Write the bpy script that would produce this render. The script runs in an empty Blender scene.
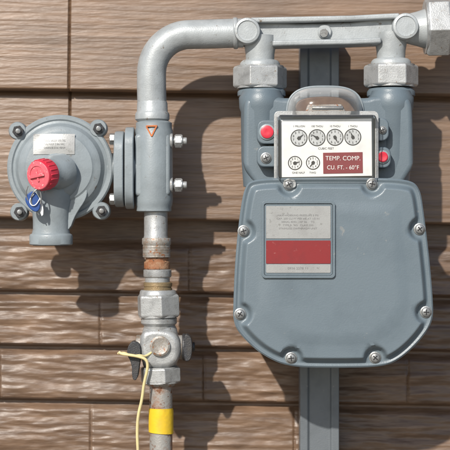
import bpy, bmesh, math, random
from mathutils import Vector, Matrix, noise
random.seed(4)
CAM=1690.0
def W(u,v,out):
    s=(CAM-out)/1600.0
    return Vector(((u-225)*s, -out, 800+(225-v)*s))*0.001
def ss(a,b,x):
    t=max(0,min(1,(x-a)/(b-a))); return t*t*(3-2*t)
# ---------------------------------------------------------------- materials
def newmat(name):
    m=bpy.data.materials.new(name); m.use_nodes=True
    nt=m.node_tree; b=nt.nodes['Principled BSDF']; return m,nt,b
def N(nt,t,**k):
    n=nt.nodes.new(t)
    for a,b in k.items():
        if hasattr(n,a): setattr(n,a,b)
        else: n.inputs[a].default_value=b
    return n
def c4(c): return (c[0],c[1],c[2],1)
def paint(name,col,rough=0.4,metal=0.0,col2=None,scale=60,amt=(0.45,0.75),bump=0.15,bscale=900,coat=0.0,spots=None,spotamt=0.66):
    m,nt,b=newmat(name)
    geo=N(nt,'ShaderNodeNewGeometry')
    n1=N(nt,'ShaderNodeTexNoise'); n1.inputs['Scale'].default_value=scale; n1.inputs['Detail'].default_value=5; n1.inputs['Roughness'].default_value=0.65
    nt.links.new(geo.outputs['Position'],n1.inputs['Vector'])
    r=N(nt,'ShaderNodeValToRGB'); r.color_ramp.elements[0].position=amt[0]; r.color_ramp.elements[1].position=amt[1]
    r.color_ramp.elements[0].color=c4(col); r.color_ramp.elements[1].color=c4(col2 or [c*0.78 for c in col])
    nt.links.new(n1.outputs['Fac'],r.inputs['Fac'])
    out=r.outputs['Color']
    if spots:
        n2=N(nt,'ShaderNodeTexNoise'); n2.inputs['Scale'].default_value=scale*3.2; n2.inputs['Detail'].default_value=4; n2.inputs['Roughness'].default_value=0.7
        nt.links.new(geo.outputs['Position'],n2.inputs['Vector'])
        r2=N(nt,'ShaderNodeValToRGB'); r2.color_ramp.elements[0].position=spotamt; r2.color_ramp.elements[1].position=spotamt+0.06
        r2.color_ramp.elements[0].color=(0,0,0,1); r2.color_ramp.elements[1].color=(1,1,1,1)
        nt.links.new(n2.outputs['Fac'],r2.inputs['Fac'])
        mx=N(nt,'ShaderNodeMixRGB'); mx.inputs['Color2'].default_value=c4(spots)
        nt.links.new(r2.outputs['Color'],mx.inputs['Fac']); nt.links.new(out,mx.inputs['Color1']); out=mx.outputs['Color']
    nt.links.new(out,b.inputs['Base Color'])
    b.inputs['Metallic'].default_value=metal
    mr=N(nt,'ShaderNodeMapRange'); mr.inputs['To Min'].default_value=rough-0.08; mr.inputs['To Max'].default_value=rough+0.12
    nt.links.new(n1.outputs['Fac'],mr.inputs['Value']); nt.links.new(mr.outputs['Result'],b.inputs['Roughness'])
    if bump>0:
        n3=N(nt,'ShaderNodeTexNoise'); n3.inputs['Scale'].default_value=bscale; n3.inputs['Detail'].default_value=2
        nt.links.new(geo.outputs['Position'],n3.inputs['Vector'])
        bp=N(nt,'ShaderNodeBump'); bp.inputs['Strength'].default_value=bump; bp.inputs['Distance'].default_value=0.0008
        nt.links.new(n3.outputs['Fac'],bp.inputs['Height']); nt.links.new(bp.outputs['Normal'],b.inputs['Normal'])
    b.inputs['Coat Weight'].default_value=coat
    return m
M={}
M['grey']=paint('grey_enamel',(0.122,0.156,0.18),0.38,0,(0.098,0.128,0.15),26,bump=0.16,bscale=800,spots=(0.2,0.21,0.21),spotamt=0.68)
M['greyl']=paint('light_grey_enamel',(0.232,0.266,0.285),0.38,0,(0.17,0.195,0.208),40,bump=0.16,bscale=600,spots=(0.13,0.11,0.09),spotamt=0.66)
M['silver']=paint('aluminium_paint',(0.37,0.395,0.405),0.42,0.15,(0.26,0.278,0.285),40,(0.42,0.7),bump=0.2,bscale=700,spots=(0.18,0.155,0.125),spotamt=0.64)
M['galv']=paint('galvanised_steel',(0.4,0.41,0.41),0.4,0.4,(0.23,0.235,0.235),90,bump=0.24,bscale=800,spots=(0.19,0.13,0.085),spotamt=0.63)
M['galvr']=paint('weathered_steel',(0.36,0.35,0.33),0.48,0.3,(0.21,0.17,0.13),90,(0.4,0.65),bump=0.4,bscale=600,spots=(0.27,0.1,0.035),spotamt=0.57)
M['rust']=paint('rusty_band',(0.24,0.09,0.035),0.7,0,(0.33,0.2,0.12),90,(0.42,0.64),bump=0.6,bscale=500,spots=(0.07,0.035,0.02),spotamt=0.58)
M['rustp']=paint('rusting_galvanised_pipe',(0.31,0.3,0.28),0.52,0.25,(0.26,0.14,0.085),42,(0.48,0.62),bump=0.4,bscale=500,spots=(0.16,0.07,0.035),spotamt=0.57)
M['brass']=paint('old_brass',(0.3,0.22,0.12),0.45,0.5,(0.2,0.16,0.11),90,bump=0.4)
M['orange']=paint('orange_rust',(0.5,0.14,0.03),0.6,0,(0.35,0.12,0.05),120,bump=0.2)
M['steel']=paint('bolt_steel',(0.3,0.31,0.31),0.4,0.6,(0.15,0.14,0.13),200,bump=0.2)
M['dark']=paint('dark_iron',(0.03,0.031,0.035),0.42,0,(0.055,0.05,0.045),120,bump=0.4)
M['black']=paint('black_ink',(0.012,0.012,0.014),0.5,0,bump=0)
M['ink']=paint('grey_ink',(0.17,0.17,0.17),0.5,0,bump=0)
M['strut']=paint('strut_steel',(0.14,0.157,0.172),0.42,0.25,(0.105,0.118,0.13),35,bump=0.2,spots=(0.22,0.22,0.22),spotamt=0.66)
M['white']=paint('dial_white',(0.74,0.75,0.74),0.45,0,(0.62,0.63,0.62),60,bump=0)
M['labels']=paint('foil_label',(0.34,0.345,0.34),0.36,0.3,(0.27,0.27,0.265),60,bump=0.1,spots=(0.23,0.23,0.22),spotamt=0.6)
M['labelr']=paint('red_label',(0.2,0.01,0.012),0.5,0,(0.16,0.01,0.012),70,bump=0.05,spots=(0.27,0.08,0.075),spotamt=0.66)
M['maroon']=paint('maroon_label',(0.2,0.012,0.022),0.4,0,bump=0)
M['redcap']=paint('red_plastic_cap',(0.55,0.025,0.05),0.38,0,(0.45,0.04,0.07),90,bump=0.1)
M['pink']=paint('faded_red_plastic',(0.66,0.12,0.15),0.5,0,(0.58,0.1,0.13),90,bump=0.2,spots=(0.72,0.4,0.4),spotamt=0.6)
M['blue']=paint('blue_seal',(0.012,0.06,0.24),0.35,0,bump=0)
M['yellow']=paint('yellow_tape',(0.7,0.47,0.02),0.42,0,(0.55,0.36,0.04),60,bump=0.5,bscale=140)
M['wire']=paint('cream_wire',(0.62,0.53,0.27),0.45,0,(0.5,0.42,0.25),120,bump=0.1)
M['recess']=paint('index_interior',(0.11,0.06,0.035),0.55,0,(0.2,0.13,0.08),60,bump=0.1)
def clear(name,edge,tint=(1,1,1),power=3.0,gloss=0.08):
    m=bpy.data.materials.new(name); m.use_nodes=True; nt=m.node_tree; nt.nodes.clear()
    o=N(nt,'ShaderNodeOutputMaterial'); tr=N(nt,'ShaderNodeBsdfTransparent'); tr.inputs[0].default_value=c4(tint)
    gl=N(nt,'ShaderNodeBsdfGlossy'); gl.inputs['Roughness'].default_value=gloss
    df=N(nt,'ShaderNodeBsdfDiffuse'); df.inputs[0].default_value=(0.75,0.77,0.77,1)
    fr=N(nt,'ShaderNodeFresnel'); fr.inputs[0].default_value=1.45
    lw=N(nt,'ShaderNodeLayerWeight'); lw.inputs[0].default_value=0.5
    m1=N(nt,'ShaderNodeMixShader'); m2=N(nt,'ShaderNodeMixShader')
    pw=N(nt,'ShaderNodeMath',operation='POWER'); pw.inputs[1].default_value=power
    mul=N(nt,'ShaderNodeMath',operation='MULTIPLY_ADD'); mul.inputs[1].default_value=edge; mul.inputs[2].default_value=0.02
    nt.links.new(lw.outputs['Facing'],pw.inputs[0]); nt.links.new(pw.outputs[0],mul.inputs[0])
    nt.links.new(mul.outputs[0],m1.inputs[0]); nt.links.new(tr.outputs[0],m1.inputs[1]); nt.links.new(df.outputs[0],m1.inputs[2])
    nt.links.new(fr.outputs[0],m2.inputs[0]); nt.links.new(m1.outputs[0],m2.inputs[1]); nt.links.new(gl.outputs[0],m2.inputs[2])
    nt.links.new(m2.outputs[0],o.inputs[0]); return m
M['clear']=clear('clear_plastic',0.5,(0.98,0.98,0.98))
M['dome']=clear('clear_plastic_hood',0.85,(0.93,0.91,0.89),2.0,0.12)

# ---------------------------------------------------------------- mesh helpers
def root(name,loc=(0,0,0)):
    e=bpy.data.objects.new(name,None); e.empty_display_size=0.02; bpy.context.collection.objects.link(e); e.location=loc
    bpy.context.view_layer.update(); return e
def finish(me,name,mat,parent,angle=35,bevel=0,seg=2):
    ob=bpy.data.objects.new(name,me); bpy.context.collection.objects.link(ob)
    if mat: me.materials.append(M[mat] if isinstance(mat,str) else mat)
    for p in me.polygons: p.use_smooth=True
    if bevel>0:
        b=ob.modifiers.new('bevel','BEVEL'); b.width=bevel; b.segments=seg; b.limit_method='ANGLE'; b.angle_limit=math.radians(30); b.harden_normals=True
    me.set_sharp_from_angle(angle=math.radians(angle))
    if parent:
        ob.parent=parent; ob.matrix_parent_inverse=parent.matrix_world.inverted()
    return ob
def fixn(me,dbl=False):
    bm=bmesh.new(); bm.from_mesh(me)
    if dbl: bmesh.ops.remove_doubles(bm,verts=bm.verts,dist=1e-6)
    bmesh.ops.recalc_face_normals(bm,faces=bm.faces); bm.to_mesh(me); bm.free()
def lathe(name,prof,origin,axis,mat,parent,segs=64,angle=35,bevel=0,rot=0,xy=(1,1)):
    axis=Vector(axis).normalized(); q=axis.to_track_quat('Z','Y').to_matrix()
    vs=[];fs=[]
    for r,h in prof:
        for i in range(segs):
            a=2*math.pi*i/segs+rot
            vs.append(q@Vector((r*math.cos(a)*xy[0],r*math.sin(a)*xy[1],h))+Vector(origin))
    n=len(prof)
    for j in range(n-1):
        for i in range(segs):
            k=(i+1)%segs
            fs.append((j*segs+i,j*segs+k,(j+1)*segs+k,(j+1)*segs+i))
    fs.append(tuple(reversed(range(segs)))); fs.append(tuple(range((n-1)*segs,n*segs)))
    me=bpy.data.meshes.new(name); me.from_pydata(vs,[],fs)
    fixn(me,True)
    return finish(me,name,mat,parent,angle,bevel)
mm=0.001
def P(l): return [(a*mm,b*mm) for a,b in l]
def cyl(name,r,p0,p1,mat,parent,bev=0.8,segs=48):
    p0=Vector(p0);p1=Vector(p1);L=(p1-p0).length; b=bev*mm; r=r*mm
    return lathe(name,[(r-b,0),(r-b*.3,b*.3),(r,b),(r,L-b),(r-b*.3,L-b*.3),(r-b,L)],p0,p1-p0,mat,parent,segs,50)
def hexn(name,r,p0,p1,mat,parent,rot=0.0,n=6,bev=1.0):
    p0=Vector(p0);p1=Vector(p1);L=(p1-p0).length;r*=mm
    lathe(name+'_face',[(r*0.86,-0.4*mm),(r*0.86,L+0.4*mm)],p0,p1-p0,mat,parent,48)
    return lathe(name,[(r*0.93,0),(r,L*0.09),(r,L*0.91),(r*0.93,L)],p0,p1-p0,mat,parent,n,20,bev*mm,rot)
def chaikin(pts,it=3):
    for _ in range(it):
        q=[]
        for i in range(len(pts)):
            a=pts[i];b=pts[(i+1)%len(pts)]
            q.append((a[0]*.75+b[0]*.25,a[1]*.75+b[1]*.25)); q.append((a[0]*.25+b[0]*.75,a[1]*.25+b[1]*.75))
        pts=q
    return pts
def prism(name,pts,o0,o1,mat,parent,bevel=1.0,ref=None,seg=3):
    ref=o1 if ref is None else ref
    n=len(pts); vs=[]
    for o in (o0,o1):
        for u,v in pts:
            p=W(u,v,ref); p.y=-o*mm; vs.append(p)
    fs=[tuple(range(n)),tuple(range(2*n-1,n-1,-1))]+[(i,(i+1)%n,n+(i+1)%n,n+i) for i in range(n)]
    me=bpy.data.meshes.new(name); me.from_pydata(vs,[],fs); fixn(me)
    return finish(me,name,mat,parent,35,bevel*mm,seg)
def rrect(u0,v0,u1,v1,r,n=6):
    pts=[]
    for cx,cy,a0 in ((u1-r,v0+r,-90),(u1-r,v1-r,0),(u0+r,v1-r,90),(u0+r,v0+r,180)):
        for i in range(n+1):
            a=math.radians(a0+90*i/n); pts.append((cx+r*math.cos(a),cy+r*math.sin(a)))
    return pts
def tube(name,pts,r,mat,parent,res=12,cyclic=False):
    cu=bpy.data.curves.new(name,'CURVE'); cu.dimensions='3D'; cu.bevel_depth=r*mm; cu.bevel_resolution=8; cu.use_fill_caps=True
    sp=cu.splines.new('NURBS'); sp.points.add(len(pts)-1)
    for p,q in zip(sp.points,pts): p.co=(q[0],q[1],q[2],1)
    sp.use_endpoint_u=True; sp.order_u=3; sp.resolution_u=res; sp.use_cyclic_u=cyclic
    ob=bpy.data.objects.new(name,cu); bpy.context.collection.objects.link(ob)
    dg=bpy.context.evaluated_depsgraph_get(); me=bpy.data.meshes.new_from_object(ob.evaluated_get(dg)); bpy.data.objects.remove(ob)
    return finish(me,name,mat,parent,60)
def text(name,s,u,v,out,size,mat,parent,sx=1,rotdeg=0,align='CENTER',sl=1.0):
    cu=bpy.data.curves.new(name,'FONT'); cu.body=s; cu.size=size*mm; cu.align_x=align; cu.align_y='CENTER'; cu.space_line=sl
    cu.materials.append(M[mat])
    ob=bpy.data.objects.new(name,cu); bpy.context.collection.objects.link(ob)
    ob.location=W(u,v,out); ob.rotation_euler=(math.radians(90),math.radians(rotdeg),0); ob.scale=(sx,1,1)
    ob.parent=parent; ob.matrix_parent_inverse=parent.matrix_world.inverted()
    return ob
FR=(0,-1,0); UP=(0,0,1); DN=(0,0,-1); RT=(1,0,0)
def screw(name,u,v,out,r,parent,mat='steel',sl=0.4):
    o=W(u,v,out)
    lathe(name+'_washer',P([(r*1.25,0),(r*1.25,.8),(r*1.15,1.1)]),o,FR,mat,parent,32)
    lathe(name,P([(r,0.6),(r,2.2),(r*.8,3.0),(r*.4,3.4),(0.01,3.5)]),o,FR,mat,parent,32,50)
    for k in (0,1):
        a=sl+k*math.pi/2; L=r*.6; w=r*.11
        me=bpy.data.meshes.new(name+'_slot'); c=o+Vector((0,-3.62*mm,0))
        dx=Vector((math.cos(a),0,math.sin(a)))*L*mm; dz=Vector((-math.sin(a),0,math.cos(a)))*w*mm
        off=Vector((0,-.02*mm*k,0)); me.from_pydata([c+off-dx-dz,c+off+dx-dz,c+off+dx+dz,c+off-dx+dz],[],[(0,1,2,3)])
        finish(me,name+'_slot_%d'%k,'black',parent)

# ================================================================ WALL
house=root('house_wall')
def bnoise(x,y,z=0): return noise.noise(Vector((x,y,z)))
ZP=804.0; PL=134.0; ZB=782.5; BC=57.0
def hfun(x,z):
    if z>=ZP:
        k=int((z-ZP)//PL); t=(z-ZP)-k*PL
        o=5+15*(1-t/PL)
        o-=3.2*(1-ss(0,3.2,t))**2
        o-=1.8*ss(PL-5,PL-1,t)
        w=bnoise(x/500+k*3.1,z/90,k*7.7)*18
        g=bnoise(x/260+k*13,(z+w)/5.0,k*5)+0.55*bnoise(x/110+k*3,(z+w)/2.2,k*2+9)
        o+=0.38*g+0.9*bnoise(x/260,z/40,k)
        j=-163+((k*737)%1000-0 if k!=1 else 0)
        d=abs(((x-j+1200)%2400)-1200)
        o-=4.0*(1-ss(0.3,1.2,d))
        return o
    if z>=ZB:
        return 0.8+0.6*bnoise(x/60,z/4)
    k=int((ZB-z)//BC); t=(ZB-z)-k*BC
    BL=214.0
    xs=x+(k%2)*BL/2+37+16*math.sin(k*5.3)
    dx=abs(((xs+BL/2)%BL)-BL/2)
    m=ss(0.5,9.5,t)*(1-ss(BC-4.5,BC-0.8,t))
    mx=ss(0.3,1.5,dx)
    idx=math.floor((xs)/BL)
    r=1.7*bnoise(x/90+k*9,z/9.0,idx*.2)+1.3*bnoise(x/32,z/4.5,k+idx*.4)+1.0*bnoise(x/60,z/18,k*2.2)+0.5*bnoise(x/12,z/2.8,k)
    return 1.2+(6.0+5.0*(t/BC)+r)*m*(0.85+0.15*mx)
def arange(a,b,s):
    n=max(1,int(round((b-a)/s))); return [a+(b-a)*i/n for i in range(n)]
xs=arange(-3200,-1000,24)+arange(-1000,-275,7)+arange(-275,275,1.25)+arange(275,1000,7)+arange(1000,3200,24)+[3200]
zs=[]
def vis(z): return 540<z<1060
z=ZB-12*BC
while z<ZB-1:
    if vis(z+20): zs+=[z+.1,z+1.1,z+2.2,z+3.5,z+5]+arange(z+6.2,z+BC-7,1.3)+[z+BC-6,z+BC-4.5,z+BC-3,z+BC-1.5,z+BC-.4]
    else: zs+=[z+.1,z+1.5,z+3.5,z+6,z+20,z+36,z+BC-7,z+BC-4,z+BC-1]
    z+=BC
zs+=[ZB+.3,ZB+5,ZB+10,ZB+16,ZP-.3]
for k in range(14):
    z=ZP+k*PL
    if k<3: zs+=[z+.05,z+.5,z+1,z+1.6,z+2.3]+arange(z+3.2,z+PL-4,1.3)+[z+PL-3,z+PL-2,z+PL-1,z+PL-.3]
    else: zs+=[z+.05,z+1,z+2.3,z+4,z+40,z+90,z+PL-4,z+PL-1,z+PL-.3]
vs=[];fs=[];nx=len(xs)
for z in zs:
    for x in xs:
        vs.append((x*mm,-hfun(x,z)*mm,(z-x*0.0145)*mm))
for j in range(len(zs)-1):
    b=j*nx
    for i in range(nx-1): fs.append((b+i,b+i+1,b+nx+i+1,b+nx+i))
me=bpy.data.meshes.new('siding'); me.from_pydata(vs,[],fs)
def siding():
    m,nt,b=newmat('brown_siding')
    geo=N(nt,'ShaderNodeNewGeometry'); sep=N(nt,'ShaderNodeSeparateXYZ'); nt.links.new(geo.outputs['Position'],sep.inputs[0])
    mp=N(nt,'ShaderNodeMapping'); mp.inputs['Scale'].default_value=(4,4,230); nt.links.new(geo.outputs['Position'],mp.inputs['Vector'])
    n1=N(nt,'ShaderNodeTexNoise'); n1.inputs['Scale'].default_value=1.0; n1.inputs['Detail'].default_value=6; n1.inputs['Roughness'].default_value=0.68; n1.inputs['Distortion'].default_value=1.0
    nt.links.new(mp.outputs[0],n1.inputs['Vector'])
    r1=N(nt,'ShaderNodeValToRGB'); e=r1.color_ramp.elements; e[0].position=0.3; e[0].color=(0.105,0.062,0.037,1); e[1].position=0.64; e[1].color=(0.212,0.136,0.087,1)
    nt.links.new(n1.outputs['Fac'],r1.inputs['Fac'])
    n2=N(nt,'ShaderNodeTexNoise'); n2.inputs['Scale'].default_value=70; n2.inputs['Detail'].default_value=6; n2.inputs['Roughness'].default_value=0.72
    mp2=N(nt,'ShaderNodeMapping'); mp2.inputs['Scale'].default_value=(0.3,1,2.2); nt.links.new(geo.outputs['Position'],mp2.inputs['Vector']); nt.links.new(mp2.outputs[0],n2.inputs['Vector'])
    r2=N(nt,'ShaderNodeValToRGB'); e=r2.color_ramp.elements; e[0].position=0.33; e[0].color=(0.093,0.055,0.034,1); e[1].position=0.7; e[1].color=(0.196,0.127,0.083,1)
    nt.links.new(n2.outputs['Fac'],r2.inputs['Fac'])
    ad=N(nt,'ShaderNodeMath',operation='MULTIPLY_ADD'); ad.inputs[1].default_value=0.0145; nt.links.new(sep.outputs['X'],ad.inputs[0]); nt.links.new(sep.outputs['Z'],ad.inputs[2])
    gt=N(nt,'ShaderNodeMath',operation='GREATER_THAN'); gt.inputs[1].default_value=0.8035; nt.links.new(ad.outputs[0],gt.inputs[0])
    mx=N(nt,'ShaderNodeMixRGB'); nt.links.new(gt.outputs[0],mx.inputs['Fac']); nt.links.new(r2.outputs[0],mx.inputs['Color1']); nt.links.new(r1.outputs[0],mx.inputs['Color2'])
    n4=N(nt,'ShaderNodeTexNoise'); n4.inputs['Scale'].default_value=14; n4.inputs['Detail'].default_value=4; nt.links.new(geo.outputs['Position'],n4.inputs['Vector'])
    r4=N(nt,'ShaderNodeValToRGB'); e=r4.color_ramp.elements; e[0].position=0.3; e[0].color=(0.78,0.78,0.78,1); e[1].position=0.7; e[1].color=(1.15,1.12,1.08,1); nt.links.new(n4.outputs['Fac'],r4.inputs['Fac'])
    ml=N(nt,'ShaderNodeMixRGB',blend_type='MULTIPLY'); ml.inputs['Fac'].default_value=1; nt.links.new(mx.outputs[0],ml.inputs['Color1']); nt.links.new(r4.outputs[0],ml.inputs['Color2'])
    nt.links.new(ml.outputs[0],b.inputs['Base Color'])
    b.inputs['Roughness'].default_value=0.4; b.inputs['Specular IOR Level'].default_value=0.55
    n3=N(nt,'ShaderNodeTexNoise'); n3.inputs['Scale'].default_value=420; n3.inputs['Detail'].default_value=3; mp3=N(nt,'ShaderNodeMapping'); mp3.inputs['Scale'].default_value=(0.12,1,1)
    nt.links.new(geo.outputs['Position'],mp3.inputs['Vector']); nt.links.new(mp3.outputs[0],n3.inputs['Vector'])
    bp=N(nt,'ShaderNodeBump'); bp.inputs['Strength'].default_value=0.6; bp.inputs['Distance'].default_value=0.001; nt.links.new(n3.outputs['Fac'],bp.inputs['Height']); nt.links.new(bp.outputs['Normal'],b.inputs['Normal'])
    return m
finish(me,'siding',siding(),house,55)
def box(name,a,b,mat,parent,bev=0):
    x0,y0,z0=a;x1,y1,z1=b
    vs=[(x0,y0,z0),(x1,y0,z0),(x1,y1,z0),(x0,y1,z0),(x0,y0,z1),(x1,y0,z1),(x1,y1,z1),(x0,y1,z1)]
    fs=[(3,2,1,0),(4,5,6,7),(0,1,5,4),(1,2,6,5),(2,3,7,6),(3,0,4,7)]
    me=bpy.data.meshes.new(name); me.from_pydata([Vector(v) for v in vs],[],fs); return finish(me,name,mat,parent,35,bev*mm)
M['concrete']=paint('concrete',(0.3,0.29,0.27),0.85,0,(0.22,0.21,0.2),12,bump=0.6,bscale=200)
box('foundation',(-3.25,-0.001,-0.1),(3.25,0.2,0.0535),'concrete',house)
box('wall_core',(-3.25,0.004,0.06),(3.25,0.2,2.7),'concrete',house)
def ground():
    m,nt,b=newmat('gravelly_soil')
    geo=N(nt,'ShaderNodeNewGeometry'); v=N(nt,'ShaderNodeTexVoronoi'); v.inputs['Scale'].default_value=45; nt.links.new(geo.outputs['Position'],v.inputs['Vector'])
    r=N(nt,'ShaderNodeValToRGB'); r.color_ramp.elements[0].color=(0.12,0.1,0.08,1); r.color_ramp.elements[1].color=(0.3,0.27,0.23,1); nt.links.new(v.outputs['Color'],r.inputs['Fac']); nt.links.new(r.outputs[0],b.inputs['Base Color'])
    b.inputs['Roughness'].default_value=0.9
    bp=N(nt,'ShaderNodeBump'); bp.inputs['Distance'].default_value=0.01; bp.invert=True; nt.links.new(v.outputs['Distance'],bp.inputs['Height']); nt.links.new(bp.outputs['Normal'],b.inputs['Normal'])
    return m
me=bpy.data.meshes.new('ground'); me.from_pydata([(-300,-300,0),(300,-300,0),(300,300,0),(-300,300,0)],[],[(0,1,2,3)]); finish(me,'ground',ground(),None)

# ================================================================ STRUT
strut=root('steel_strut_channel',W(319,225,40))
def chan(z0,z1):
    w=20*mm; x=W(319,0,40).x; yb=-0.021; yf=-0.051; t=2.2*mm; lip=8*mm
    out=[(-w,yf),(-w*.62,yf),(-w*.52,yf+2.5*mm),(w*.52,yf+2.5*mm),(w*.62,yf),(w,yf),(w,yb),(w-lip,yb),(w-lip,yb-t),(w-t,yb-t),(w-t,yf+t*2.3),(-w+t,yf+t*2.3),(-w+t,yb-t),(-w+lip,yb-t),(-w+lip,yb),(-w,yb)]
    n=len(out); vs=[(x+a,b,z) for z in (z0,z1) for a,b in out]
    fs=[tuple(range(n)),tuple(range(2*n-1,n-1,-1))]+[(i,(i+1)%n,n+(i+1)%n,n+i) for i in range(n)]
    me=bpy.data.meshes.new('channel'); me.from_pydata(vs,[],fs); fixn(me)
    finish(me,'channel','strut',strut,25,0.9*mm)
chan(-0.05,W(0,30,40).z)
cyl('bracket_pin',6,W(323,33,45),W(323,33,95),'steel',strut)

# ================================================================ GAS METER
meter=root('gas_meter',W(333,270,100))
A=90
outline=[(252,179),(300,177.5),(360,177.5),(408,179),(420,187),(424,215),(429,255),(433,300),(433,322),(420,341),(402,358),(384,367),(333,368),(288,367),(262,355),(244,339),(233,324),(233.5,300),(235,262),(239.5,215),(244.5,187)]
def dense(pts,n):
    L=[0]
    for i in range(len(pts)):
        a=pts[i];b=pts[(i+1)%len(pts)]; L.append(L[-1]+math.hypot(a[0]-b[0],a[1]-b[1]))
    T=L[-1]; res=[];j=0
    for k in range(n):
        d=T*k/n
        while L[j+1]<d: j+=1
        f=(d-L[j])/(L[j+1]-L[j]); a=pts[j];b=pts[(j+1)%len(pts)]
        res.append((a[0]+(b[0]-a[0])*f,a[1]+(b[1]-a[1])*f))
    return res
ol=dense(chaikin(outline,3),420)
bolts=[(243.5,231),(240,314),(291,358),(375,357.5),(426,312),(419.5,229),(372,184),(289,184.5)]
def edist(p,i0):
    best=1e9
    for k in range(-30,30):
        a=ol[(i0+k)%420]; b=ol[(i0+k+1)%420]
        ex=b[0]-a[0]; ey=b[1]-a[1]; t=((p[0]-a[0])*ex+(p[1]-a[1])*ey)/(ex*ex+ey*ey); t=max(0,min(1,t))
        d=(p[0]-a[0]-ex*t)**2+(p[1]-a[1]-ey*t)**2
        if d<best: best=d
    return math.sqrt(best)
rings=[0,.006,.014,.022,.03,.038,.046,.054,.062,.07,.078,.086,.094,.102,.11,.118,.126,.134,.142,.15,.165,.18,.2,.23,.27,.33,.4,.5,.6,.7,.8,.9,.97]
cu_,cv_=333,275
vs=[];fs=[]
for i,(u,v) in enumerate(ol):
    p=W(u,v,150); p.y=-145*mm; vs.append(p)
for t in rings:
    for i,(u,v) in enumerate(ol):
        uu=u+(cu_-u)*t; vv=v+(cv_-v)*t
        d=edist((uu,vv),i) if 0<t<.3 else (0 if t==0 else 60)
        h=152-1.6*(1-ss(0,1.7,d))-1.0*ss(1.7,4,d)
        bd=min(math.hypot(uu-a,vv-b) for a,b in bolts)
        lift=ss(5.0,11,d)*ss(8,13,bd)
        h+=8.0*lift+1.6*ss(12,60,d)*lift
        p=W(uu,vv,150); p.y=-h*mm; vs.append(p)
n=len(ol)
for j in range(len(rings)):
    for i in range(n):
        k=(i+1)%n; fs.append((j*n+i,j*n+k,(j+1)*n+k,(j+1)*n+i))
fs.append(tuple(range(len(rings)*n,(len(rings)+1)*n)))
me=bpy.data.meshes.new('front_cover'); me.from_pydata(vs,[],fs); fixn(me)
finish(me,'front_cover','grey',meter,50)
def shrink(k,src=ol): return [(333+(u-333)*k,272+(v-272)*k) for u,v in src]
prism('case_flange',shrink(1.0),137,144.4,'grey',meter,1.5,150)
prism('case',shrink(0.955),48,137.2,'grey',meter,6,140)
for i,(u,v) in enumerate(bolts): screw('cover_bolt_%d'%i,u,v,151,4.6,meter,'steel',0.3+i*0.7)
def ring_plate(name,o,i,out0,out1,mat,parent,ref):
    n=len(o); vs=[]
    for out in (out0,out1):
        for l in (o,i):
            for u,v in l:
                p=W(u,v,ref); p.y=-out*mm; vs.append(p)
    fs=[]
    for a in range(n):
        b=(a+1)%n
        fs+=[(2*n+a,2*n+b,3*n+b,3*n+a),(a,b,2*n+b,2*n+a),(n+a,n+b,3*n+b,3*n+a)]
    me=bpy.data.meshes.new(name); me.from_pydata(vs,[],fs); fixn(me)
    return finish(me,name,mat,parent,35,0.3*mm)
ring_plate('label_frame',rrect(261.5,201,335,278,4),rrect(264,203.5,332.5,275.5,2.5),159,163,'grey',meter,160)
prism('label_backing',rrect(264.2,203.7,332.3,275.3,2.5),159,161.7,'grey',meter,0.2,160)
prism('foil_label',rrect(266,206,330.5,238.5,1),160,162.2,'labels',meter,0.1,160)
prism('red_label',rrect(266,240.5,330.5,263.6,1),160,162.2,'labelr',meter,0.1,160)
prism('foil_label_lower',rrect(266,264.2,330.5,272.8,1),160,162.2,'labels',meter,0.1,160)
text('label_text','MAX WORKING PRESSURE 5 PSI\nCAP. 250 CU FT PER HR AT 1/2 IN\nSERIAL 4093 1187 56     TC\nTYPE B   1/2   CLASS 250\nSTAINLESS DIAPHRAGM UNIT',298,222,162.35,2.4,'ink',meter,1.15,sl=1.3)
text('label_text','0936 2278 11',298,268.4,162.35,3.0,'ink',meter,1.2)
upper=[(243,200),(243,112),(244,101),(250,97),(276,97),(284,99),(300,98),(352,98),(366,99),(374,96),(402,96),(410,100),(412,112),(413,200)]
prism('upper_case',chaikin(upper,2),52,122,'grey',meter,7,110,4)
for nm,u in (('inlet_column',261.5),('outlet_column',391)):
    lathe(nm,P([(18,-88),(20,-60),(20.5,-14),(22,-10),(22.5,0),(20,4),(19,7)]),W(u,98,103),UP,'grey',meter,64,40)
    lathe(nm+'_collar',P([(22,0),(24,1),(24,5),(22,8),(19,9)]),W(u,97,A),UP,'grey',meter,64,40)
prism('index_base',rrect(279,113,374,181,5),118,140,'grey',meter,2,140)
for (a,b,c,d) in ((257,120,285,144),(257,146,285,167),(368,118,389,141),(368,147,391,168)):
    prism('index_lug',rrect(a,b,c,d,7),118,136,'grey',meter,1.5,136)
for nm,u,v,r in (('red_seal_plug',267,132,6.2),('red_seal_plug',382.5,157,5.0)):
    lathe(nm,P([(r,0),(r,3),(r*.8,3.6),(r*.3,3.2),(0.01,3.1)]),W(u,v,136),FR,'redcap',meter,40,40)
    lathe(nm+'_collar',P([(r+1.6,0),(r+1.6,1.2),(r+1,1.7)]),W(u,v,136),FR,'greyl',meter,40,40)
screw('index_screw_left',266,158,136,4.4,meter); screw('index_screw_right',382.5,130,136,3.2,meter)
prism('index_dial_plate',[(281,120),(371.5,118.5),(372,176),(281.5,177.5)],139,149,'white',meter,0.5,147)
D0=149
def disc(name,u,v,out,r,mat,ri=0,parent=meter,seg=40):
    c=W(u,v,out); vs=[];fs=[]
    for i in range(seg):
        a=2*math.pi*i/seg; d=Vector((math.cos(a),0,math.sin(a)))
        vs+=[c+d*r*mm,c+d*ri*mm]
    if ri>0: fs=[(2*i,2*((i+1)%seg),2*((i+1)%seg)+1,2*i+1) for i in range(seg)]
    else: fs=[tuple(range(0,2*seg,2))]
    me=bpy.data.meshes.new(name); me.from_pydata(vs,[],fs); return finish(me,name,mat,parent)
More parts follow.
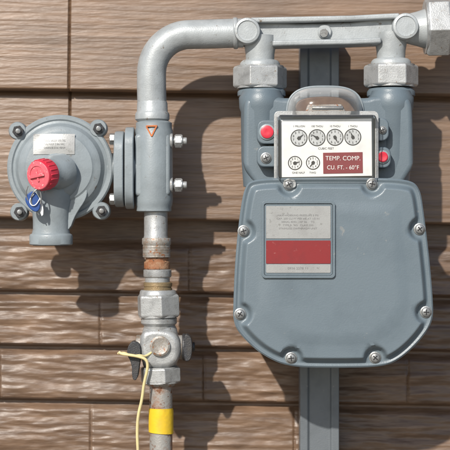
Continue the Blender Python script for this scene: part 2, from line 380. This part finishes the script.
M['dialgrey']=paint('dial_grey',(0.5,0.52,0.53),0.5,0,bump=0)
dl=[(299,138,8.2),(317,137.7,8.2),(335,137.3,8.2),(352.8,137,8.2),(295,163,6.8),(313,162.7,6.8)]
for k,(u,v,r) in enumerate(dl):
    disc('dial_ring_%d'%k,u,v,D0+.25,r,'black',r-0.9)
    disc('dial_face_%d'%k,u,v,D0+.15,r-0.7,'dialgrey' if k<4 else 'white')
    for q in range(10):
        a=math.pi/2-2*math.pi*q/10
        text('numeral','%d'%q,u+math.cos(a)*(r-2.4),v-math.sin(a)*(r-2.4),D0+.4,3.0,'black',meter)
    a=[0.7,2.6,-1.1,2.0,0.3,-2.2][k]; c=W(u,v,D0+.9); d=Vector((math.cos(a),0,math.sin(a))); pr=Vector((-d.z,0,d.x))
    me=bpy.data.meshes.new('pointer'); me.from_pydata([c+d*(r-1.6)*mm,c+pr*1.2*mm-d*1.8*mm,c-pr*1.2*mm-d*1.8*mm],[],[(0,1,2)]); finish(me,'dial_pointer_%d'%k,'black',meter)
    disc('dial_hub_%d'%k,u,v,D0+1.1,1.6,'black')
for k,(s,u) in enumerate((('1 MILLION',299),('100 THOU',317),('10 THOU',335),('1 THOU',352.8))): text('dial_caption',s,u,126.3,D0+.3,2.5,'black',meter)
text('dial_caption','CUBIC FEET',326,148.6,D0+.3,2.9,'black',meter)
text('dial_caption','ONE HALF      TWO',304,172.8,D0+.3,2.6,'black',meter)
prism('temperature_label',[(323,152.8),(362.5,152.1),(362.8,173),(323.3,173.7)],146,D0+.6,'maroon',meter,0.1,149)
text('temperature_text','TEMP. COMP.',343,158.4,D0+.8,6.0,'white',meter,0.95)
text('temperature_text','CU. FT. - 60°F',343,167.6,D0+.8,5.5,'white',meter,0.95)
def cover(name,lo,li,out0,out1,mat,parent,ref,bev):
    n=len(lo); vs=[]
    for u,v in lo:
        p=W(u,v,ref); p.y=-out0*mm; vs.append(p)
    for u,v in li:
        p=W(u,v,ref); p.y=-out1*mm; vs.append(p)
    fs=[(i,(i+1)%n,n+(i+1)%n,n+i) for i in range(n)]+[tuple(range(n,2*n))]
    me=bpy.data.meshes.new(name); me.from_pydata(vs,[],fs); fixn(me)
    return finish(me,name,mat,parent,35,bev*mm)
cover('clear_index_cover',rrect(275.5,113,377.5,182,4),rrect(278,115.5,375.5,179.5,3),136,158,'clear',meter,150,1.5)
ring_plate('cover_flange',rrect(274,111,378.5,184,5),rrect(278,115,375,180,3),138,140.5,'galv',meter,140)
def hoodmesh():
    c=W(326,117,140); rx,rz=37*mm,30.5*mm; vs=[];fs=[]; nu,nv=36,12
    for j in range(nv+1):
        b=(math.pi/2)*j/nv
        for i in range(nu+1):
            a=math.pi*i/nu
            e=abs(math.cos(a))**0.66*(1 if math.cos(a)>0 else -1); f=math.sin(a)**0.66
            k=math.cos(b)**0.55
            vs.append((c.x+rx*e*k,-0.118-0.037*math.sin(b),c.z+rz*f*k))
    w=nu+1
    for j in range(nv):
        for i in range(nu): a=j*w+i; fs.append((a,a+1,a+w+1,a+w))
    me=bpy.data.meshes.new('clear_index_hood'); me.from_pydata(vs,[],fs); fixn(me,True)
    finish(me,'clear_index_hood','dome',meter,60)
    rim=[Vector((c.x+(rx+.4*mm)*abs(math.cos(math.pi*i/40))**0.66*(1 if i<20 else -1),-0.1235,c.z+(rz+.4*mm)*math.sin(math.pi*i/40)**0.66)) for i in range(41)]
    tube('hood_rim',rim,1.1,'greyl',meter,4)
hoodmesh()
prism('hood_interior',chaikin([(293,118),(295,104),(303,97),(326,95),(348,97),(357,104),(359,118)],2),118,126,'recess',meter,1.5,136)
prism('hood_interior_bracket',[(305,112),(308,104),(342,103.5),(347,112)],126,131,'galvr',meter,1.5,136)
cyl('hood_interior_shaft',2.2,W(312,108,130),W(343,108,130),'steel',meter,.4,24)
prism('wire_seal_tab',rrect(283,180,296,188,3),150,153.5,'galv',meter,0.6,150)
for nm,u in (('inlet_swivel',260),('outlet_swivel',391)):
    dv=0 if u<300 else -1.5
    hexn(nm+'_nut',27.5,W(u,88.5+dv,A),W(u,66.5+dv,A),'galv',meter,rot=math.radians(8 if u<300 else -3))
    lathe(nm+'_collar',P([(20,0),(20,3),(18.5,5),(17,6)]),W(u,66.5+dv,A),UP,'silver',meter,56,40)

# ================================================================ METER BAR
bar=root('meter_bar',W(330,35,A))
for nm,u,v in (('left_drop',260,40),('right_drop',391,37)):
    lathe(nm,P([(14,-24),(14.5,-14),(16,-5),(16,4)]),W(u,v,A),UP,'silver',bar,56,60)
def beam(name,pts,o0,o1,bev): return prism(name,pts,o0,o1,'silver',bar,bev,A,4)
beam('beam_web',[(243,23),(262,22),(300,24.5),(350,23),(392,16),(410,15),(410,42),(392,46),(352,45.5),(300,46.5),(262,48),(243,46)],80,99,3)
beam('beam_top_rib',[(250,19.5),(300,18.5),(350,17.5),(398,15),(398,20.5),(350,23),(300,24.2),(250,25)],76,107,2)
beam('beam_bottom_rib',[(272,42),(300,41.5),(350,40.5),(380,39),(380,45),(350,46.3),(300,47.3),(272,48)],76,107,2)
for nm,u,v in (('left_boss',247,33),('right_boss',403.5,28.5)):
    lathe(nm,P([(13,-14),(13,19),(12.3,20.5),(10,21),(9.6,20),(7.5,19.8),(0.01,20.6)]),W(u,v,A),FR,'silver',bar,56,30)
lathe('centre_boss',P([(7,0),(7,11),(6,12)]),W(324,33,A),FR,'silver',bar,40,40)
hexn('centre_bolt',4.6,W(324,33,A+12),W(324,33,A+16),'steel',bar,0.3)
lathe('outlet_socket',P([(13,0),(15,6),(17,14),(19.5,22),(20,34)]),W(402,29,A),Vector((1,0,0.01)),'silver',bar,56,50)
hexn('outlet_nut',31,W(425,27.5,A),W(449,27,A),'galv',bar,rot=math.radians(12),n=6)
tube('outlet_pipe',[W(448,27,A),W(480,26,A),W(500,26,A),W(520,26,A),W(534,28,82),W(536,30,50),W(536,30,-30)],13.5,'silver',bar)
cyl('outlet_collar',20,W(449,27,A),W(458,27,A),'galv',bar)

riser=root('gas_service_pipe',W(157,225,A))
def ax(v): return 152.5+(v-120)*0.032
pts=[W(ax(118),118,A),W(151.5,92,A),W(151.5,76,A)]
cx,cy,rr=190,73,38.5
for i in range(0,13):
    a=math.radians(180-90*i/12); pts.append(W(cx+rr*math.cos(a),cy-rr*math.sin(a),A))
pts+=[W(206,34.2,A),W(225,33.5,A),W(243,33,A)]
tube('elbow_pipe',pts,14.6,'silver',riser,res=16)
cyl('elbow_end_bead',15.8,W(233,33.3,A),W(238,33.2,A),'silver',riser,1.5)
lathe('elbow_collar',P([(15,0),(17.2,2),(17.2,7),(16.2,9),(15.4,10),(15.2,18),(14.5,20)]),W(152.3,121.5,A),UP,'silver',riser,64,40)
def seg(name,prof,v0,mat,segs=64,ang=40):
    return lathe(name,[(r*mm,(v0-v)*mm) for r,v in prof],W(ax(v0),v0,A),UP,mat,riser,segs,ang)
seg('tee_body',[(15,121),(18,123),(18,128),(19,131),(19,200),(18.3,205),(17.5,207),(17.5,211),(15,212)],165,'greyl')
prism('tee_block',rrect(135,134,171,197,5),76,104,'greyl',riser,4,A,4)
for i,p in enumerate((((148,127.5),(153.2,137.5),(151.8,137.5),(146.6,127.9)),((158,127.5),(153.2,137.5),(151.8,137.5),(156.4,127.5)),((147,126.6),(158,126.3),(158,127.8),(147,128)))):
    prism('orange_paint_%d'%i,list(p),106,109.9+i*.05,'orange',riser,.05,A)
for i,v in enumerate((141,185)):
    cyl('flange_bolt_shank_%d'%i,4.2,W(164,v,A+6),W(178,v,A+6),'steel',riser)
    cyl('flange_bolt_washer_%d'%i,7.5,W(170,v,A+6),W(173,v,A+6),'galv',riser)
    hexn('flange_bolt_%d'%i,7,W(175,v,A+6),W(182,v,A+6),'galv',riser,0.3)
    cyl('flange_bolt_tip_%d'%i,3.6,W(180,v,A+6),W(187,v,A+6),'galv',riser)
seg('pipe_nipple',[(11.8,211),(11.8,236),(12.2,237),(12.2,240)],225,'galv')
seg('threaded_collar',[(14,238),(14.6,239),(14.6,244),(13.8,245)]+[(13.6+0.4*(i%2),246+i*0.8) for i in range(14)]+[(13.3,257.5)],248,'galvr')
seg('rust_band',[(11.2,257),(11.2,261),(13,262),(13,268.5),(12,269.5)],262,'rust')
seg('union_collar',[(12,269),(14,270),(14,276),(13.5,277),(12.4,277.5),(12.4,283)],275,'galv')
seg('brass_ring',[(13,282),(14.3,283),(14.3,286),(13.6,286.6),(13.6,288),(14.3,288.6),(14.3,292),(13,293)],288,'brass')
hexn('union_nut',22.5,W(ax(316),317,A),W(ax(295),294.5,A),'galv',riser,0.18)
seg('union_nut_top',[(17,290),(18,291),(19,296)],293,'galv')
seg('valve_neck',[(15,316),(18,318),(18,323),(15,326),(14.5,332)],322,'galv')
lathe('valve_body',P([(13,-26),(17,-18),(19,-8),(19.5,0),(19,8),(17,18),(13,26)]),W(160,347,A),UP,'galv',riser,56,60,xy=(1,.85))
prism('valve_casting',chaikin([(142,331),(154,327),(172,329),(180,336),(182,350),(178,362),(168,368),(148,367),(141,358),(140,342)],2),78,107,'galv',riser,6,A,5)
lathe('valve_front_pad',P([(10,0),(10,3),(8,4),(5,3.2),(0.01,3)]),W(160,346,107),FR,'galvr',riser,40,40)
cyl('valve_core',12,W(136,347,A),W(183,347,A),'galvr',riser,1.5)
cyl('core_washer',13.5,W(182.5,347,A),W(186,347,A),'dark',riser,.8)
hexn('core_nut',11,W(186,347,A),W(191,347,A),'dark',riser,.3)
cyl('core_stem',5,W(190,347,A),W(195,347,A),'dark',riser)
prism('valve_lock_wing',chaikin([(184,333),(190,334),(193,340),(192,358),(187,361),(184,358)],2),84,104,'dark',riser,1.5,A)
prism('valve_operating_head',chaikin([(131,340),(141,341),(142,352),(140,366),(138,379),(133,378),(133,362),(127,352)],2),86,108,'dark',riser,2.5,A)
hexn('valve_lower_hex',21,W(ax(381),382.5,A),W(ax(366),367,A),'galv',riser,0.25)
seg('valve_lower_collar',[(15,381),(14,385),(12.5,386)],383,'galvr')
lathe('riser_pipe',[(11.4*mm,W(0,384,A).z),(11.4*mm,-0.15)],Vector((W(161,0,A).x,-A*mm,0)),UP,'rustp',riser,56)
def tapemesh(name,r,v0,v1,w):
    vs=[];fs=[];n=80;m=8; c=W(161,0,A)
    for j in range(m+1):
        for i in range(n):
            a=2*math.pi*i/n; v=v0+(v1-v0)*j/m+w*math.sin(a+j*.2)
            rr=(r+0.22*bnoise(math.cos(a)*3,math.sin(a)*3,j*.9+r))*mm
            vs.append((c.x+rr*math.cos(a),c.y+rr*math.sin(a),W(0,v,A).z))
    for j in range(m):
        for i in range(n): fs.append((j*n+i,j*n+(i+1)%n,(j+1)*n+(i+1)%n,(j+1)*n+i))
    me=bpy.data.meshes.new(name); me.from_pydata(vs,[],fs); fixn(me); finish(me,name,'yellow',riser,50)
tapemesh('yellow_tape',11.9,408,431,0.3); tapemesh('yellow_tape_wrap',12.4,409.5,432.5,0.9)
wire=root('tracer_wire',W(140,400,110))
tube('wire',[W(119,352,112),W(121,354,113),W(130,355,114),W(141,357,114),W(147,360,114),W(148,368,113),W(144,383,111),W(142,400,109),W(138,415,108),W(137,432,106),W(138,452,105),W(140,500,100),W(143,600,100),W(145,800,98),W(147,1080,95)],1.5,'wire',wire)
tube('wire_twist',[W(118,353.5,110),W(124,352,113),W(131,356.5,111),W(140,355,113),W(146,357,109),W(152,352,106)],1.2,'wire',wire)

# ================================================================ REGULATOR
reg=root('gas_pressure_regulator',W(60,168,90))
RC=(60.5,168)
prof=[(0.01,108),(22,107.5),(33,105.6),(35,103.8),(37,103.3),(41,100.8),(43,97),(44.5,94.3),(47,93.2),(48.5,94.6),(51.5,94.6),(53,93),(53,89.8),(52.3,89.2),(52.3,88.6),(53,88),(53,84),(51,82),(47,80),(43,68),(30,56),(0.01,54)]
rc=W(RC[0],RC[1],90)
lathe('diaphragm_case',[(r*mm,h*mm) for r,h in prof],Vector((rc.x,0,rc.z)),FR,'greyl',reg,96,28)
def hd(r):
    for (r0,h0),(r1,h1) in zip(prof[:11],prof[1:12]):
        if r0<=r<=r1: return h0+(h1-h0)*(r-r0)/(r1-r0)
    return 95
for i,(u,v) in enumerate(((18,131),(98.5,128.5),(19.5,212),(101.5,211))):
    lathe('bolt_ear_%d'%i,P([(8.5,81),(9,83),(9,93),(8,95)]),Vector((W(u,v,90).x,0,W(u,v,90).z)),FR,'greyl',reg,40,40)
    hexn('case_bolt_%d'%i,5.8,W(u,v,95),W(u,v,99),'dark',reg,0.2+i)
    cyl('case_bolt_tip_%d'%i,2.6,W(u,v,98),W(u,v,102.5),'steel',reg,.5,24)
def sticker(name,pts4,mat,off):
    (ua,va),(ub,vb)=pts4; nx_,nz_=24,14; vs=[];fs=[]
    for j in range(nz_+1):
        for i in range(nx_+1):
            u=ua+(ub-ua)*i/nx_; v=va+(vb-va)*j/nz_
            c=W(u,v,104)
            r=math.hypot(c.x-rc.x,c.z-rc.z)/mm
            hh=107.9-2.9*ss(20,41,r) if r<41 else 101.5
            vs.append((c.x,-(max(hd(r),hh)+off)*mm,c.z))
    for j in range(nz_):
        for i in range(nx_): a=j*(nx_+1)+i; fs.append((a,a+1,a+nx_+2,a+nx_+1))
    me=bpy.data.meshes.new(name); me.from_pydata(vs,[],fs); return finish(me,name,mat,reg)
sticker('rating_sticker',((33.5,134),(75,154.5)),'labels',0.4)
text('sticker_text','MAX INLET 125 PSI\nOUTLET 7 IN WC\nORIFICE 3/16 VENT',54.5,144,108.9,2.3,'ink',reg,1.1,sl=1.6)
lathe('centre_hub',P([(25,0),(24,3),(20,8),(17,10)]),W(57,176,103),FR,'greyl',reg,64,50)
vo=W(51.5,245,96)+Vector((0,-.004,0))
lathe('vent_outlet',P([(20.5,0),(21.5,1),(21.5,9),(20.8,10.5),(19,11.5),(18,16),(18,24),(18.6,34),(20.5,44),(21.5,54),(19,64),(12,69),(0.01,71)]),vo,UP,'greyl',reg,64,40,xy=(1,.8))
lathe('vent_mouth',P([(18,-.6),(18.4,.3)]),vo,UP,'dark',reg,64,40,xy=(1,.8))
prism('vent_web',chaikin([(46,205),(74,196),(88,186),(88,198),(76,215),(70,232),(50,235)],2),88,104,'greyl',reg,3,96)
a0=W(63,171,106); a1=W(38,175.5,137); d=(a1-a0).normalized()
L=(a1-a0).length
lathe('cap_boss',[(17.5*mm,0),(17*mm,L*.35),(14.8*mm,L*.45),(14.8*mm,L*.62),(12.5*mm,L*.64)],a0,d,'greyl',reg,56,40)
lathe('red_cap',[(12*mm,L*.6),(14.8*mm,L*.62),(15.2*mm,L*.66),(14.9*mm,L*.95),(14*mm,L)],a0,d,'redcap',reg,56,40)
q=d.to_track_quat('Z','Y').to_matrix()
for i in range(20):
    a=2*math.pi*i/20; e=q@Vector((math.cos(a),math.sin(a),0))
    cyl('cap_grip_%d'%i,.9,a0+e*14.9*mm+d*L*.68,a0+e*14.8*mm+d*L*.93,'redcap',reg,.3,10)
lathe('cap_face',[(14*mm,L),(13.4*mm,L+.6*mm),(9.4*mm,L+1.1*mm),(9.1*mm,L+.3*mm),(0.01*mm,L+.3*mm)],a0,d,'pink',reg,56,25)
e1=(Vector((1,0,0))-d*d.x).normalized(); e2=e1.cross(d)*-1
def capbar(name,ang,l,w,h,mat):
    x=(e1*math.cos(ang)+e2*math.sin(ang)); y=x.cross(d); c=a0+d*(L+.3*mm)
    vs=[c+x*sx*l*mm+y*sy*w*mm+d*sz*mm*h for sz in (0,1) for sx,sy in ((-1,-1),(1,-1),(1,1),(-1,1))]
    me=bpy.data.meshes.new(name); me.from_pydata(vs,[],[(3,2,1,0),(4,5,6,7),(0,1,5,4),(1,2,6,5),(2,3,7,6),(3,0,4,7)]); finish(me,name,mat,reg,35,.3*mm)
capbar('cap_wrench_bar',0.25,9.2,1.6,2.2,'pink'); capbar('cap_wrench_cross',0.25+math.pi/2,6,1.0,1.2,'pink')
tube('seal_wire',[W(40,187,132),W(35,190,134),W(30,198,132),W(33,208,130),W(40,206,130),W(42,196,131),W(39,188,132)],.7,'steel',reg)
tube('seal_wire_loop',[W(28,186,133),W(25,193,132),W(29,203,130),W(36,210,129),W(39,215,128)],.6,'steel',reg)
prism('blue_seal',chaikin([(26,195),(33,190),(39,197),(41,208),(36,213),(29,208),(25,201)],2),128,131,'blue',reg,.8,130)
prism('seal_tag',chaikin([(38,199),(42,198),(44,214),(41,217)],1),126.5,127.5,'white',reg,.2,127)
tube('seal_cord',[W(40,198,131.5),W(37,205,133),W(31,206,132.5),W(29,199,132),W(34,194,132.5)],.5,'white',reg)
cyl('outlet_neck',15,W(92,168,76),W(120,168,80),'greyl',reg)
def vflange(name,u0,u1,o0,o1,v0,v1,mat,parent):
    pts=[]
    for s in (1,-1):
        for i in range(13):
            a=math.radians(180*i/12); pts.append((math.cos(a)*s, math.sin(a)*s, s))
    oc=(o0+o1)/2; ro=(o1-o0)/2; vs=[]
    for u in (u0,u1):
        for cx_,sy,s in pts:
            vc=(v0+ro*.8) if s>0 else (v1-ro*.8)
            p=W(u,vc,A); vs.append(Vector((p.x,-(oc+cx_*ro)*mm,p.z+sy*ro*.8*mm)))
    n=len(pts); fs=[tuple(range(n)),tuple(range(2*n-1,n-1,-1))]+[(i,(i+1)%n,n+(i+1)%n,n+i) for i in range(n)]
    me=bpy.data.meshes.new(name); me.from_pydata(vs,[],fs); fixn(me)
    return finish(me,name,mat,parent,35,1.5*mm)
vflange('outlet_flange',115,124.5,62,112,131,207,'greyl',reg)
vflange('tee_flange',125.5,134.5,64,110,127,209,'greyl',riser)
cyl('tee_branch',17,W(133,168,86),W(150,168,88),'greyl',riser)
for i,v in enumerate((139,199)):
    hexn('reg_flange_bolt_%d'%i,6,W(110,v,A+4),W(115,v,A+4),'steel',reg,.3)

# ================================================================ LIGHT / CAMERA
sd=Vector((0.34,0.8,-0.58)).normalized()
sun=bpy.data.lights.new('sun','SUN'); sun.energy=5.0; sun.angle=math.radians(1.0); sun.color=(1,0.945,0.865)
so=bpy.data.objects.new('sun',sun); bpy.context.collection.objects.link(so); so.rotation_euler=sd.to_track_quat('-Z','Y').to_euler(); so.location=(-2,-4,4)
w=bpy.data.worlds.new('World'); bpy.context.scene.world=w; w.use_nodes=True; nt=w.node_tree
sk=nt.nodes.new('ShaderNodeTexSky'); sk.sky_type='NISHITA'; sk.sun_disc=False
ts=-sd; sk.sun_elevation=math.asin(ts.z); sk.sun_rotation=math.atan2(ts.x,ts.y)
nt.links.new(sk.outputs[0],nt.nodes['Background'].inputs[0]); nt.nodes['Background'].inputs[1].default_value=0.13
cam=bpy.data.cameras.new('camera'); co=bpy.data.objects.new('camera',cam); bpy.context.collection.objects.link(co)
co.location=(0,-1.69,0.8); co.rotation_euler=(math.radians(90),0,0)
cam.sensor_width=36; cam.lens=36*1.6/0.45; cam.clip_start=0.05; cam.clip_end=1000
cam.dof.use_dof=True; cam.dof.focus_distance=1.69-0.14; cam.dof.aperture_fstop=9
bpy.context.scene.camera=co
sc=bpy.context.scene; sc.view_settings.view_transform='Standard'; sc.view_settings.look='None'; sc.view_settings.exposure=0
